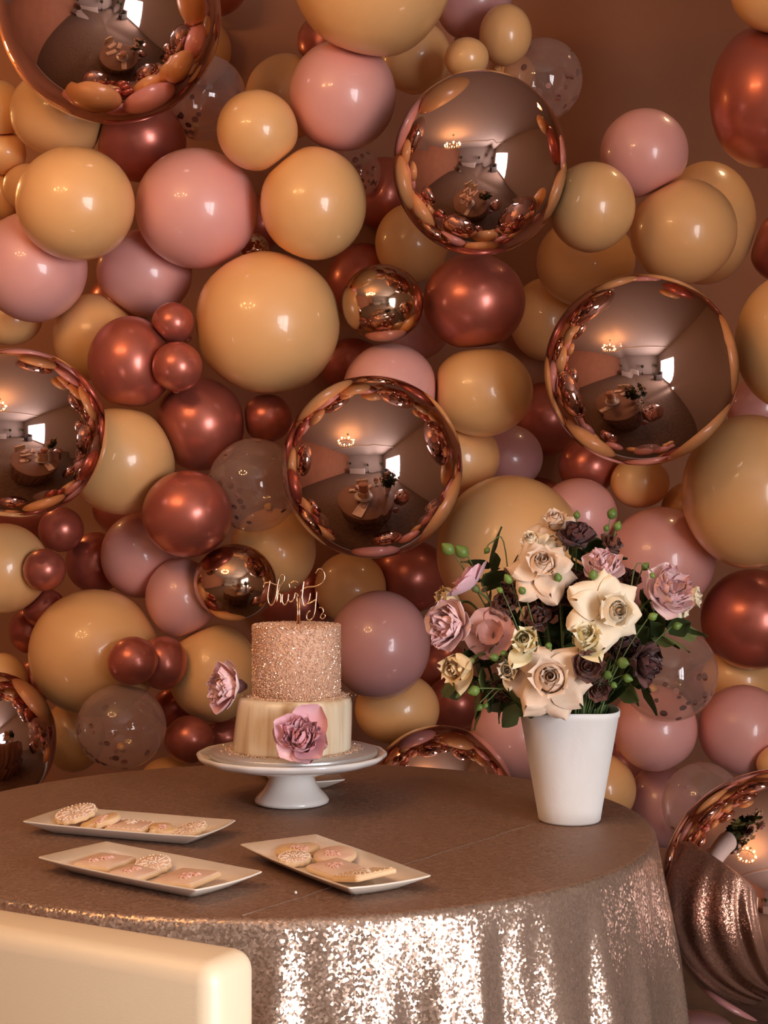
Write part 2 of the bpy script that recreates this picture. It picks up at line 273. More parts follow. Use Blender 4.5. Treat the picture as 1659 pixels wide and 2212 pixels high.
# ------------------------------------------------------------------ balloons
# px, py, rx, ry (photo pixels), kind, layer, where-label
B = [
(237,30,240,232,'orb',0,'cut off at the top left corner, largest mirror ball'),
(130,245,108,95,'cream',2,'tucked under the left side of the top left mirror ball'),
(305,300,98,92,'rose',2.2,'under the top left mirror ball, dark and half hidden'),
(440,210,92,92,'clear',2.3,'with confetti, just right of and below the top left mirror ball'),
(430,108,70,72,'cream',3.4,'shadowed, behind the right rim of the top left mirror ball'),
(470,-25,62,55,'rose',3,'dark, cut by the top edge right of the top left mirror ball'),
(163,440,128,122,'cream',.8,'large, at upper left beside the big pink balloon'),
(425,451,133,129,'pink',.7,'large, upper left, between two cream balloons'),
(556,282,88,86,'cream',.7,'above and between the big pink balloon and its right neighbour'),
(677,440,115,122,'cream',.9,'right of the big upper left pink balloon'),
(740,206,116,118,'pink',1,'directly under the huge cream balloon at the top'),
(804,-62,176,178,'cream',.3,'huge, cut off by the top edge'),
(897,122,78,78,'cream',2,'dim, squeezed behind the huge cream balloon and the top mirror ball'),
(1022,0,84,82,'mauve',2.2,'cut by the top edge right of the huge cream balloon'),
(1092,75,57,65,'cream',1,'small oval, at the top right of the upper mirror ball'),
(1008,126,48,44,'cream',.9,'smallest of the top, resting on the upper mirror ball'),
(1172,172,86,88,'clear',2,'with confetti, against the bare wall at upper right'),
(1115,165,42,50,'cream',3.2,'small, seen through the upper right confetti balloon'),
(1036,354,188,197,'orb',0,'upper centre, with the bright window reflected in it'),
(622,208,92,90,'cream',3.3,'brown in the shade, behind the top pink balloon'),
(700,92,58,62,'rose',3.1,'dark sliver left of the huge cream balloon'),
(768,372,55,55,'clear',3,'dim, under the top pink balloon'),
(890,525,80,85,'cream',2.8,'shadowed, lower left of the upper mirror ball'),
(2,235,52,60,'cream',2.4,'at the left edge under the top left mirror ball'),
(12,330,44,48,'cream',2.6,'at the left edge, second below the top left mirror ball'),
(55,405,48,52,'cream',2.2,'at the left edge, behind the large upper left cream balloon'),
(12,420,38,55,'cream',2.9,'amber, at the left edge above the pink balloon'),
(72,577,116,119,'pink',1.2,'large, at the left edge below the cream balloon'),
(312,590,103,94,'pink',2,'under the big upper left pink balloon'),
(20,690,70,56,'cream',2.5,'under the left edge pink balloon, above the left mirror ball'),
(205,728,91,94,'cream',2,'behind the left pearl rose balloon'),
(283,783,93,100,'rose',1.1,'left, touching the two tiny pearl rose balloons'),
(374,697,46,44,'rose',1.0,'tiny, upper of two left of the huge centre left balloon'),
(383,792,55,54,'rose',.3,'tiny, lower of two left of the huge centre left balloon'),
(577,698,158,155,'cream',.5,'huge, centre left, whole'),
(432,916,98,101,'rose',1.0,'under the huge centre left cream balloon'),
(577,903,53,53,'rose',1.6,'small, between the huge centre left balloon and the central mirror ball'),
(38,935,192,183,'orb',0.2,'at the left edge half way down'),
(262,995,117,117,'cream',1.0,'right of the left edge mirror ball'),
(549,1048,100,102,'clear',.9,'with confetti, touching the left side of the central mirror ball'),
(405,1110,98,94,'rose',.8,'left of the confetti balloon beside the central mirror ball'),
(826,655,89,84,'bronze',.7,'small mirror ball in the centre, right of the huge cream balloon'),
(1024,652,111,105,'rose',1.5,'dark red, directly under the upper mirror ball'),
(903,705,70,72,'mauve',2.8,'peeking out below the small bronze mirror ball'),
(843,843,103,102,'pink',1.5,'rising behind the top of the central mirror ball'),
(804,1009,196,199,'orb',0,'in the very centre, whole'),
(1041,846,111,98,'cream',1.6,'right of and above the central mirror ball'),
(990,988,90,82,'cream',2,'at the right rim of the central mirror ball'),
(1095,988,78,72,'mauve',2.7,'between the central and the right mirror balls'),
(1180,690,80,90,'cream',3.6,'brown in the shade, left of the right mirror ball'),
(1265,565,107,98,'cream',2,'behind and below the round cream one at upper right'),
(1278,447,94,96,'cream',.8,'right of the upper mirror ball'),
(1391,331,95,95,'pink',1.4,'topmost of the right hand cluster, against the bare wall'),
(1476,500,115,113,'cream',.9,'above the right mirror ball, front one of two'),
(1525,482,106,132,'cream',2.4,'browner, behind the front cream one above the right mirror ball'),
(1384,800,208,207,'orb',0,'right, largest whole mirror ball'),
(1662,204,127,156,'rose',.8,'coppery, tall, at the upper right edge'),
(1700,-30,122,104,'cream',.2,'cut by the top right corner'),
(1708,738,118,148,'cream',.5,'tall, at the right edge beside the right mirror ball'),
(1692,535,72,75,'rose',2.2,'coppery sliver at the right edge above the tall cream balloon'),
(1619,1062,145,167,'cream',.2,'huge oval, at the right edge under the mirror ball'),
(1640,880,70,65,'pink',2.3,'sliver at the right edge between two big cream balloons'),
(1382,1042,64,56,'cream',1.6,'small, directly under the right mirror ball'),
(1272,1005,66,62,'rose',2.4,'dark, lower left of the right mirror ball'),
(1492,1102,64,62,'cream',2.2,'brown, behind the huge oval cream balloon at right'),
(1102,1190,160,164,'cream',1,'huge, behind the upper left of the bouquet'),
(1250,1112,84,80,'pink',2,'behind the top of the bouquet'),
(1428,1208,117,114,'pink',1.1,'large, right behind the bouquet'),
(1626,1338,111,109,'rose',1.0,'bright, at the right edge beside the bouquet'),
(820,1393,110,118,'mauve',1.2,'large, right of the cake'),
(858,1532,92,80,'cream',1.7,'low, under the large mauve balloon'),
(757,1270,78,78,'cream',2.6,'brown in the shade, above the cake'),
(885,1245,85,80,'rose',3.1,'dark, under the central mirror ball right of the cake topper'),
(590,1190,93,93,'cream',1.7,'behind the cake topper, under the central mirror ball'),
(508,1258,90,84,'bronze',.3,'small mirror ball left of the cake topper'),
(303,1200,85,92,'pink',1.6,'left, upper of the two small pink ones'),
(391,1292,77,87,'pink',1.4,'left, lower of the two small pink ones, touching the small mirror ball'),
(462,1454,98,108,'cream',1.1,'left of the cake, behind its side flower'),
(205,1410,142,138,'cream',1.1,'huge, lower left'),
(286,1428,55,53,'rose',.2,'tiny, in front of the huge lower left cream balloon'),
(352,1432,54,58,'rose',1.0,'tiny, half hidden behind its twin at lower left'),
(262,1570,97,92,'clear',.3,'with confetti, lower left above the table'),
(409,1597,54,52,'rose',.8,'small, left of the cake stand'),
(484,1592,42,38,'rose',1.6,'tiny, peeking out beside the cake stand'),
(378,1528,48,46,'rose',2,'tiny and dark, above the small one left of the cake stand'),
(132,1144,49,49,'rose',1.0,'dark pearly, small, under the left edge mirror ball'),
(96,1231,46,46,'rose',.7,'tiny bright, at lower left in front of a cream balloon'),
(208,1215,66,66,'rose',2.0,'dark, behind the small pink balloons on the left'),
(8,1228,98,98,'cream',1.4,'at the left edge below the mirror ball'),
(96,1314,46,44,'rose',1.5,'tiny, above the huge lower left cream balloon'),
(66,1362,46,50,'rose',2.0,'tiny, at left of the huge lower left cream balloon'),
(2,1470,58,60,'cream',1.3,'at the left edge, above the bottom left mirror ball'),
(72,1475,44,50,'rose',2.4,'dark, between the huge lower left cream balloon and the left edge'),
(-22,1600,142,150,'orb',0.2,'at the left edge just above the table'),
(158,1590,68,78,'cream',2.0,'brown in the shade, left behind the lower left confetti balloon'),
(1113,1590,97,105,'pink',1.3,'lilac in the light, left of the white vase'),
(952,1722,160,155,'orb',.6,'dome rising behind the table, between cake and vase'),
(1414,1573,92,93,'pink',1.2,'right of the white vase, below the confetti balloon'),
(1443,1453,107,106,'clear',.5,'with confetti, right of the bouquet'),
(1606,1577,97,98,'pink',1.0,'large, at the right edge below the red one'),
(1598,1465,82,72,'cream',2.3,'pale sliver at the right edge behind the confetti balloon'),
(1298,1705,76,78,'cream',1.3,'peach, directly behind the foot of the white vase'),
(1432,1742,82,88,'mauve',1.7,'deep mauve, low, right of the table edge'),
(1518,1738,88,92,'clear',.8,'with confetti, low at right behind the big mirror ball'),
(1700,1936,272,276,'orb',-.5,'largest at bottom right, mirroring the table and the vase'),
(1690,1650,56,44,'cream',.9,'yellowish sliver at the right edge above the bottom right mirror ball'),
(360,1692,60,56,'cream',1.4,'peach, just showing above the table left of the cake stand'),
(985,1520,66,62,'rose',2.8,'dark, behind the lower left of the bouquet'),
(548,538,34,34,'bronze',2.4,'tiny mirror ball glinting between three big balloons'),
(320,1100,120,70,'rose',3.8,'dark, deep behind the lower left cream balloon'),
(1512,2282,100,96,'mauve',1,'at the bottom edge between the sequin cloth and lowest mirror ball'),
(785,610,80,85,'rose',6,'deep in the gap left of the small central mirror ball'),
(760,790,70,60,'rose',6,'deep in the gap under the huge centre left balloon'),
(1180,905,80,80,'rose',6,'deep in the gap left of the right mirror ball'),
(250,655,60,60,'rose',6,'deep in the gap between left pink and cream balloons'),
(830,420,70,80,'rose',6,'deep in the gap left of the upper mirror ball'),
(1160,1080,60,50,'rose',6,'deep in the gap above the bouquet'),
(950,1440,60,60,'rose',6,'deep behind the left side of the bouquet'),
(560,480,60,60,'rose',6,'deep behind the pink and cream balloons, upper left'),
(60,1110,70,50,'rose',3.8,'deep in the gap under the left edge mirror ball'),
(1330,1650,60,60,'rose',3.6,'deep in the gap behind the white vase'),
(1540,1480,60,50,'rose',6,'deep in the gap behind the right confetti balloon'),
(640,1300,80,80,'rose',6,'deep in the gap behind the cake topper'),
]
B = [b for b in B if b[4]]
N = len(B)
Yb = [3.40+.21*b[5] for b in B]; Y0 = list(Yb)
Yb[[i for i in range(N) if B[i][0] == 1700 and B[i][4] == 'orb'][0]] = 2.66
Yb[[i for i in range(N) if B[i][1] == 2282][0]] = 2.80
Y0 = list(Yb)
RIG = ('orb', 'bronze')
def rad(i): return math.sqrt(B[i][2]*B[i][3])*Yb[i]/F*.998
for it in range(260):
    for i in range(N):
        for j in range(i+1, N):
            d2 = math.hypot(B[i][0]-B[j][0], B[i][1]-B[j][1]); s = math.sqrt(B[i][2]*B[i][3])+math.sqrt(B[j][2]*B[j][3])
            if d2 > s*1.02: continue
            ri, rj = rad(i), rad(j); need = (ri+rj)*(.985 if B[i][4] in RIG or B[j][4] in RIG else .90)
            pi, pj = at(B[i][0], B[i][1], Yb[i]), at(B[j][0], B[j][1], Yb[j])
            lat = math.hypot(pi.x-pj.x, pi.z-pj.z)
            if lat >= need: continue
            want = math.sqrt(need*need-lat*lat)
            f, b = (i, j) if (B[i][5], -ri) <= (B[j][5], -rj) else (j, i)
            gap = Yb[b]-Yb[f]
            if gap < want:
                e = (want-gap)*.25
                Yb[f] -= e*.35; Yb[b] += e*.65
    for i in range(N):
        Yb[i] += (Y0[i]-Yb[i])*.01
        Yb[i] = min(max(Yb[i], 2.66), YW-rad(i)-.01)
# let every balloon rest on the one behind it (or on the wall), as the tied clusters do
def lat_need(i, j, k=.95):
    pi, pj = at(B[i][0], B[i][1], Yb[i]), at(B[j][0], B[j][1], Yb[j]); lat = math.hypot(pi.x-pj.x, pi.z-pj.z); need = (rad(i)+rad(j))*(.99 if B[i][4] in RIG or B[j][4] in RIG else k)
    return math.sqrt(need*need-lat*lat) if lat < need*.97 else None
for i in sorted(range(N), key=lambda q: -Yb[q]):
    best = YW-rad(i)-.004-Yb[i]
    for j in range(N):
        if j == i: continue
        wn = lat_need(i, j)
        if wn is None: continue
        g = Yb[j]-Yb[i]
        if g > 0: best = min(best, g-wn)
        elif -g < wn: best = min(best, 0)
    if best > 0 and best < (.6 if B[i][5] > 1.9 else .2): Yb[i] += best
cen = [at(b[0], b[1], Yb[i]) for i, b in enumerate(B)]; rds = [rad(i) for i in range(N)]
ICO = ico(4)
KN = {'orb': 'foil_balloon', 'bronze': 'foil_balloon', 'clear': 'confetti_balloon'}
COLN = {'cream': 'cream latex balloon', 'pink': 'pink latex balloon', 'mauve': 'mauve pink latex balloon', 'rose': 'pearl rose balloon',
        'orb': 'round rose gold foil balloon', 'bronze': 'bronze foil balloon', 'clear': 'clear balloon'}
GRP = {'cream': 'cream balloons of the balloon wall', 'pink': 'pink balloons of the balloon wall', 'mauve': 'mauve balloons of the balloon wall',
       'rose': 'pearl rose balloons of the balloon wall', 'orb': 'rose gold mirror balloons', 'bronze': 'small bronze mirror balloons', 'clear': 'clear confetti balloons'}
knot_me = {}
def knot_mesh(k):
    if k not in knot_me:
        knot_me[k] = mesh('knot', *lathe([(.010, -.012), (.006, .0), (.007, .006), (.0045, .010), (.009, .020), (.010, .022), (.007, .023)], 12), M[k])
    return knot_me[k]
conf_me = mesh('confetti', *lathe([(.0075, 0), (.0075, .0004)], 10), M['confetti'], smooth=False)
def orb_mesh(r, m, rot):
    nu, nv = 144, 80; V = []; Fc = []; ph = rnd.random()*6
    for j in range(nv+1):
        th = math.pi*j/nv
        for i in range(nu):
            a = 2*math.pi*i/nu
            ds = min(abs(((a+math.pi/4) % (math.pi/2))-math.pi/4), 1)*math.sin(th)
            pole = th
            q = 1-.0022*math.exp(-(ds/.035)**2)+.0035*math.cos(18*a+ph)*math.exp(-(pole/.35)**2)*min(1, pole/.1)
            q += .0016*math.sin(3*a+ph+2*math.cos(th))*math.sin(th)
            V.append(rot @ Vector((r*q*math.sin(th)*math.cos(a), r*q*math.sin(th)*math.sin(a), r*q*math.cos(th)*.985)))
    for j in range(nv):
        for i in range(nu):
            k = (i+1) % nu; Fc.append((j*nu+i, (j+1)*nu+i, (j+1)*nu+k, j*nu+k))
    return mesh('foil_balloon', V, Fc, m)
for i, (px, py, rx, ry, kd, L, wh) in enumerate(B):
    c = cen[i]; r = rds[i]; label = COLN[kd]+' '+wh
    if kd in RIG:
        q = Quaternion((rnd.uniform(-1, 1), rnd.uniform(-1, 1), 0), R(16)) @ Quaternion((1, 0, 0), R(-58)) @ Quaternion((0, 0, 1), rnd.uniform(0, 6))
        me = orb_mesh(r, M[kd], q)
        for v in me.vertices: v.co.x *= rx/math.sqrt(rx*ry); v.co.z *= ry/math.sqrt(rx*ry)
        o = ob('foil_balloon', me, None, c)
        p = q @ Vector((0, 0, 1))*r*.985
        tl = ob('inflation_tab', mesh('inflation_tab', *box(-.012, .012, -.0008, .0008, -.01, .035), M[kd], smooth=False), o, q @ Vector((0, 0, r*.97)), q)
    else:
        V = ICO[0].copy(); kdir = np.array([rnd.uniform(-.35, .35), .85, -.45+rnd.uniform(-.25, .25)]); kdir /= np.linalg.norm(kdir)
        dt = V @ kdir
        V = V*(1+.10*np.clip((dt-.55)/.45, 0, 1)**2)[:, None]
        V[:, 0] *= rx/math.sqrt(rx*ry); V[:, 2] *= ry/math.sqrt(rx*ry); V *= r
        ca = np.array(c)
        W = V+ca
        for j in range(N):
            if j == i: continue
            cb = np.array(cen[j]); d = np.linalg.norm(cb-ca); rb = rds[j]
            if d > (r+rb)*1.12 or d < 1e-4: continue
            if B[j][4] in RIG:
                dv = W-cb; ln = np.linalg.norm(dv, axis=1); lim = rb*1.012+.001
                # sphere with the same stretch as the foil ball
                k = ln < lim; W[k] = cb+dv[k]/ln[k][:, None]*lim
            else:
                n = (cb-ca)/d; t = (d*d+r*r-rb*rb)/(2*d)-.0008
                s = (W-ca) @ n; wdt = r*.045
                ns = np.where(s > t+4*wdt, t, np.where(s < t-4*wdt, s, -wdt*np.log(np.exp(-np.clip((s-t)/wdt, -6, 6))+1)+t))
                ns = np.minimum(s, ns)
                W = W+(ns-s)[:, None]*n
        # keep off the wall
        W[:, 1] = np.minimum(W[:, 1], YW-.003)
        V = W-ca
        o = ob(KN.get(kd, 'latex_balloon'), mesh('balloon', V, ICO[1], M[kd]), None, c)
        kv = Vector(kdir); ip = int(np.argmax(dt)); kp = Vector(V[ip])
        ob('knot', knot_mesh('cream' if kd == 'clear' else kd), o, kp, kv.to_track_quat('Z', 'Y'))
        if kd == 'clear':
            label = COLN[kd]+' '+wh
            nrmz = Vector((rnd.uniform(-1, 1), -.6, -.6)).normalized()
            for q in range(30):
                dv = Vector((rnd.gauss(0, 1), rnd.gauss(0, 1), rnd.gauss(0, 1))).normalized()
                if q > 10: dv = (nrmz*1.0+dv*.75).normalized()
                idx = int(np.argmax(ICO[0] @ np.array(dv))); pv = Vector(V[idx])*.985
                ob('confetti_piece', conf_me, o, pv, pv.to_track_quat('Z', 'Y') @ Quaternion((1, 0, 0), rnd.uniform(-.35, .35)), rnd.uniform(.6, 1.25))
    tag(o, label, 'balloon', GRP[kd])

# ------------------------------------------------------------------ table and sequin cloth
TX, TY, TZ, TR = -.168, 2.54, .75, .607
t = thing('round_table', 'round table hidden under the sequin cloth', 'table', (TX, TY, 0))
ob('tabletop', mesh('tabletop', *lathe([(0, .715), (.598, .715), (.602, .72), (.602, .744), (.598, .7465), (0, .7465)], 96), 'darkwood', False), t)
for a in (45, 135, 225, 315):
    x, y = .36*math.cos(R(a)), .36*math.sin(R(a)); ob('leg', mesh('leg', *tube([(x, y, .0), (x, y, .715)], .018, 12), 'darkwood'), t)
def fold(th):
    return (.55*math.sin(33*th+1.3*math.sin(3*th)+.4)+.35*math.sin(21*th+2.1*math.sin(2*th+1)+2)+.3*math.sin(52*th+1.7*math.sin(5*th)))
V = []; Fc = []; n = 720
prof = [(.08, 0), (.3, 0), (.5, 0), (.597, 0), (.6045, -.0012), (.609, -.006)]
rings = [[(r*math.cos(2*math.pi*i/n), r*math.sin(2*math.pi*i/n), TZ+z) for i in range(n)] for r, z in prof]
for k in range(1, 41):
    s = k/40; z = TZ-.006-(TZ-.012)*s**1.15; row = []
    dz = TZ-z
    for i in range(n):
        th = 2*math.pi*i/n
        amp = .026*min(1, dz/.20)**1.1+.020*dz
        top = max(0, fold(th*1.0)-.15*math.cos(7*th))
        rr = .609+.10*dz+amp*(.5*fold(th)+.38) + .0012*math.sin(70*th+9*s)*min(1, dz/.1)
        row.append((rr*math.cos(th), rr*math.sin(th), z))
    rings.append(row)
V = [(0, 0, TZ)]+[p for row in rings for p in row]
for i in range(n): Fc.append((0, 1+i, 1+(i+1) % n))
for j in range(len(rings)-1):
    for i in range(n):
        k = (i+1) % n; a = 1+j*n; Fc.append((a+i, a+n+i, a+n+k, a+k))
cm = mesh('tablecloth', V, Fc, 'sequin'); cm.materials.append(M['sequin_dimmed'])
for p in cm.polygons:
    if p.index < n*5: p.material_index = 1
cloth = ob('tablecloth', cm, None, (TX, TY, 0))
tag(cloth, 'champagne sequin cloth draped in folds over the round table', 'tablecloth')
def tp(px, py, z=TZ): Y = F*(CAMZ-z)/(py-CY); return Vector(((px-CX)/F*Y, Y, z))
p0 = tp(522, 1979); p1 = tp(1172, 1774)
sp = [(p0+(p1-p0)*k/24+Vector((.0012*math.sin(k*2.1), .002*math.sin(k*1.3), .0004)))-Vector((TX, TY, 0)) for k in range(25)]
ob('seam', mesh('seam', *tube(sp, .0012, 6), 'sequin_dimmed'), cloth)
p2 = p1+Vector((.18, -.012, 0)); 
ob('bead', mesh('bead', *lathe([(0, -.0022), (.0016, -.0016), (.0022, 0), (.0016, .0016), (0, .0022)], 12), 'porcelain'), None, tp(639, 1932)+Vector((0, 0, .0024)))
tag(bpy.data.objects['bead'], 'tiny white bead lying alone on the sequin cloth', 'bead')

# ------------------------------------------------------------------ cake stand, board, cake
SX, SY = (630.5-CX)/F*2.70, 2.70
stand = thing('cake_stand', 'white porcelain pedestal cake stand under the cake', 'cake stand', (SX, SY, TZ+.001))
ob('pedestal', mesh('pedestal', *lathe([(0, 0), (.060, 0), (.0655, .003), (.0655, .007), (.061, .013), (.050, .024), (.043, .036), (.038, .050), (.036, .0585), (0, .0585)], 72), 'porcelain'), stand)
def scal(VF, k, a):
    V, Fc = VF; return [(x*(1+a*math.cos(k*math.atan2(y, x))*max(0, (math.hypot(x, y)-.12)/.045)), y*(1+a*math.cos(k*math.atan2(y, x))*max(0, (math.hypot(x, y)-.12)/.045)), z) for x, y, z in V], Fc
ob('plate', mesh('plate', *scal(lathe([(0, .0585), (.036, .0585), (.09, .062), (.135, .069), (.158, .077), (.1655, .083), (.167, .087), (.165, .0895), (.160, .089), (.152, .0845), (0, .0835)], 96), 16, .006), 'porcelain'), stand)
board = ob('cake_board', mesh('cake_board', *lathe([(0, 0), (.146, 0), (.1475, .002), (.1475, .009), (.146, .0105), (0, .0105)], 72), 'board'), None, (SX+.003, SY, TZ+.0847))
tag(board, 'round silver foil board between the cake and the white stand', 'cake board')
CZ = TZ+.0955
cake = thing('cake', 'two tier cake, glittering gold sugar tier over a pearly cream tier', 'cake', (SX, SY, CZ))
V, Fc = lathe([(0, 0), (.1040, 0), (.1040, .004), (.1025, .045), (.1005, .080), (.0985, .0885), (.094, .0925), (0, .0935)], 96)
V = [(x+.006*z/.09, y, z) for x, y, z in V]
ob('lower_tier', mesh('lower_tier', V, Fc, 'pearl'), cake)
ob('upper_tier', mesh('upper_tier', *lathe([(0, .0935), (.0755, .0935), (.0755, .214), (.0735, .2175), (0, .218)], 80), 'tier_core'), cake, (.008, 0, 0))
sm = MB()
def crystal(p, s):
    q = Quaternion((rnd.gauss(0, 1), rnd.gauss(0, 1), rnd.gauss(0, 1)), rnd.uniform(0, 6)); q.normalize()
    V = [q @ Vector(v) + Vector(p) for v in ((s, 0, 0), (-s, 0, 0), (0, s*.7, 0), (0, -s*.7, 0), (0, 0, s*.45), (0, 0, -s*.45))]
    sm.add(V, [(0, 2, 4), (2, 1, 4), (1, 3, 4), (3, 0, 4), (2, 0, 5), (1, 2, 5), (3, 1, 5), (0, 3, 5)])
for k in range(7500):
    a = rnd.uniform(0, 2*math.pi); z = rnd.uniform(.094, .219); r = .0762+rnd.uniform(-.0003, .001)
    crystal((.008+r*math.cos(a), r*math.sin(a), z), rnd.uniform(.0013, .0029))
for k in range(2200):
    a = rnd.uniform(0, 2*math.pi); r = .076*math.sqrt(rnd.random())
    crystal((.008+r*math.cos(a), r*math.sin(a), .2185+rnd.uniform(0, .001)), rnd.uniform(.0011, .0022))
for k in range(1500):
    a = rnd.uniform(0, 2*math.pi); r = .0775+abs(rnd.gauss(0, .006)); crystal((.008+r*math.cos(a), r*math.sin(a), .0945+rnd.uniform(0, .0015)), rnd.uniform(.001, .0017))
o = ob('sugar_crystals', mesh('sugar_crystals', sm.V, sm.F, 'glitter', False), cake); tag(o, kind='stuff', label='gold sugar crystals coating the upper tier')
sm = MB()
for k in range(1500):
    a = rnd.uniform(0, 2*math.pi); r = .1045+abs(rnd.gauss(0, .009))
    if r < .144: crystal((r*math.cos(a), r*math.sin(a), .0012+rnd.uniform(0, .001)), rnd.uniform(.001, .0017))
o = ob('sugar_crumbs', mesh('sugar_crumbs', sm.V, sm.F, 'glitter', False), cake); tag(o, kind='stuff', label='loose gold sugar around the foot of the cake')

# topper
def tz(p): return at(520+p[0]/6.38, 1200+p[1]/6.38, 2.70)
strokes = [
 [(405,345),(385,450),(372,560),(385,650),(420,685),(455,650),(485,560),(505,430),(530,310),(570,262),(602,290),(590,360),(540,430),(505,540),(492,640)],
 [(310,440),(330,385),(400,372),(470,398),(545,412)],
 [(492,640),(520,545),(545,530),(550,600),(545,640),(565,635),(575,540)],
 [(578,530),(570,620),(598,682),(638,640),(662,530),(650,600),(690,640),(730,600),(748,525),(760,520),(792,545)],
 [(662,385),(676,445)], [(690,385),(740,355),(790,372)], [(742,430),(756,450)],
 [(790,545),(772,600),(790,660),(830,600),(850,520),(872,350),(852,460),(848,570),(860,660),(882,695),(920,655)],
 [(820,500),(900,440),(1030,425),(1120,380),(1158,290),(1130,205),(1080,184),(1030,248)],
 [(960,515),(945,600),(925,662),(985,640),(1032,610)],
 [(1048,495),(1036,620),(1026,740),(1002,840),(952,892),(908,862),(918,800),(958,758)],
 [(1078,720),(1122,722),(1138,780),(1108,822),(1100,856),(1134,872),(1166,832),(1148,808)],
]
O = tz((795, 880))
top = thing('cake_topper', 'gold script cake topper reading thirty, standing in the upper tier', 'cake topper', O)
le = MB()
for s in strokes[:11]: le.add(*tube([p-O for p in smoothpath([tz(q) for q in s], 5)], .0015, 8))
ob('lettering', mesh('lettering', le.V, le.F, 'gold'), top)
ob('flourish', mesh('flourish', *tube([p-O for p in smoothpath([tz(q) for q in strokes[11]], 5)], .0013, 8), 'gold'), top)
st = MB(); st.add(*tube([tz((784, 590))-O, tz((784, 1000))-O], .0016, 8)); st.add(*tube([tz((812, 590))-O, tz((808, 1000))-O], .0016, 8))
ob('stick', mesh('stick', st.V, st.F, 'gold'), top)

# ------------------------------------------------------------------ flowers
def petal(Wd, Ln, a0, a1, cup=.3, point=0., ruff=0., p=1., seed=0, roll=0., nu=6, nv=8):
    V = []; r = .0; z = 0.; ds = Ln/nv
    for j in range(nv+1):
        v = j/nv; ang = R(a0+(a1-a0)*v**p)
        if j: r += math.sin(ang)*ds; z += math.cos(ang)*ds
        base = .30+.70*math.sin(min(v/.62, 1)*math.pi/2)
        tip = 1 if v < .62 else math.sqrt(max(0, 1-((v-.62)/.385)**2)); ptip = 1 if v < .5 else max(0, 1-(v-.5)/.5)**.85
        wv = Wd*base*((1-point)*tip+point*ptip)
        for i in range(nu+1):
            u = 2*i/nu-1
            off = cup*u*u*wv - roll*u**4*Wd*v*v + ruff*Wd*v*(math.sin(u*6+seed)+.7*math.sin(u*11+seed*2.3))*.5
            V.append((u*wv*(1-.25*cup*u*u), r-math.cos(ang)*off, z+math.sin(ang)*off))
    Fc = []
    for j in range(nv):
        for i in range(nu): a = j*(nu+1)+i; Fc.append((a, a+1, a+nu+2, a+nu+1))
    return V, Fc
PM = {}
def pm(key, m, *a, **k):
    kk = (key, m)
    if kk not in PM: PM[kk] = mesh('petal', *petal(*a, **k), m)
    return PM[kk]
def spiral_bud(R0, H, turns, m):
    V = []; Fc = []; n = int(turns*20); nv = 5
    for i in range(n+1):
        t = i/n; a = t*turns*2*math.pi; rr = R0*(.10+.90*t)
        h = H*(1-.30*t)*(1+.06*math.sin(a*1.3))
        for j in range(nv+1):
            v = j/nv; q = rr*(.50+.55*math.sin(v*2.35))*(1-.22*max(0, v-.6)/.4); V.append((q*math.cos(a), q*math.sin(a), h*v))
    for i in range(n):
        for j in range(nv): a = i*(nv+1)+j; Fc.append((a, a+nv+1, a+nv+2, a+1))
    return V, Fc
BD = {}
def budm(m, R0, H, t):
    k = (m, R0, H, t)
    if k not in BD: BD[k] = mesh('bud', *spiral_bud(R0, H, t, m), m)
    return BD[k]
VX, VY = (1230-CX)/F*2.55, 2.55
VTOP = 0.935
def stem_pts(pos, q, R0, mouth=None):
    base = pos+(q @ Vector((0, 0, -1)))*R0*.1
    if mouth is None:
        a = math.atan2(pos.y-VY, pos.x-VX); rr = .012+.045*min(1, math.hypot(pos.x-VX, pos.y-VY)/.16)
        mouth = Vector((VX+rr*math.cos(a), VY+rr*math.sin(a), VTOP+.004))
    back = base+(q @ Vector((0, 0, -1)))*R0*1.0
    mid = (back+mouth)/2+Vector((0, 0, .012))
    end = Vector((VX+(mouth.x-VX)*.15, VY+(mouth.y-VY)*.15, TZ+.05))
    return smoothpath([base, back, mid, mouth, end], 5)
def frame(d): return Vector(d).normalized().to_track_quat('Z', 'Y')
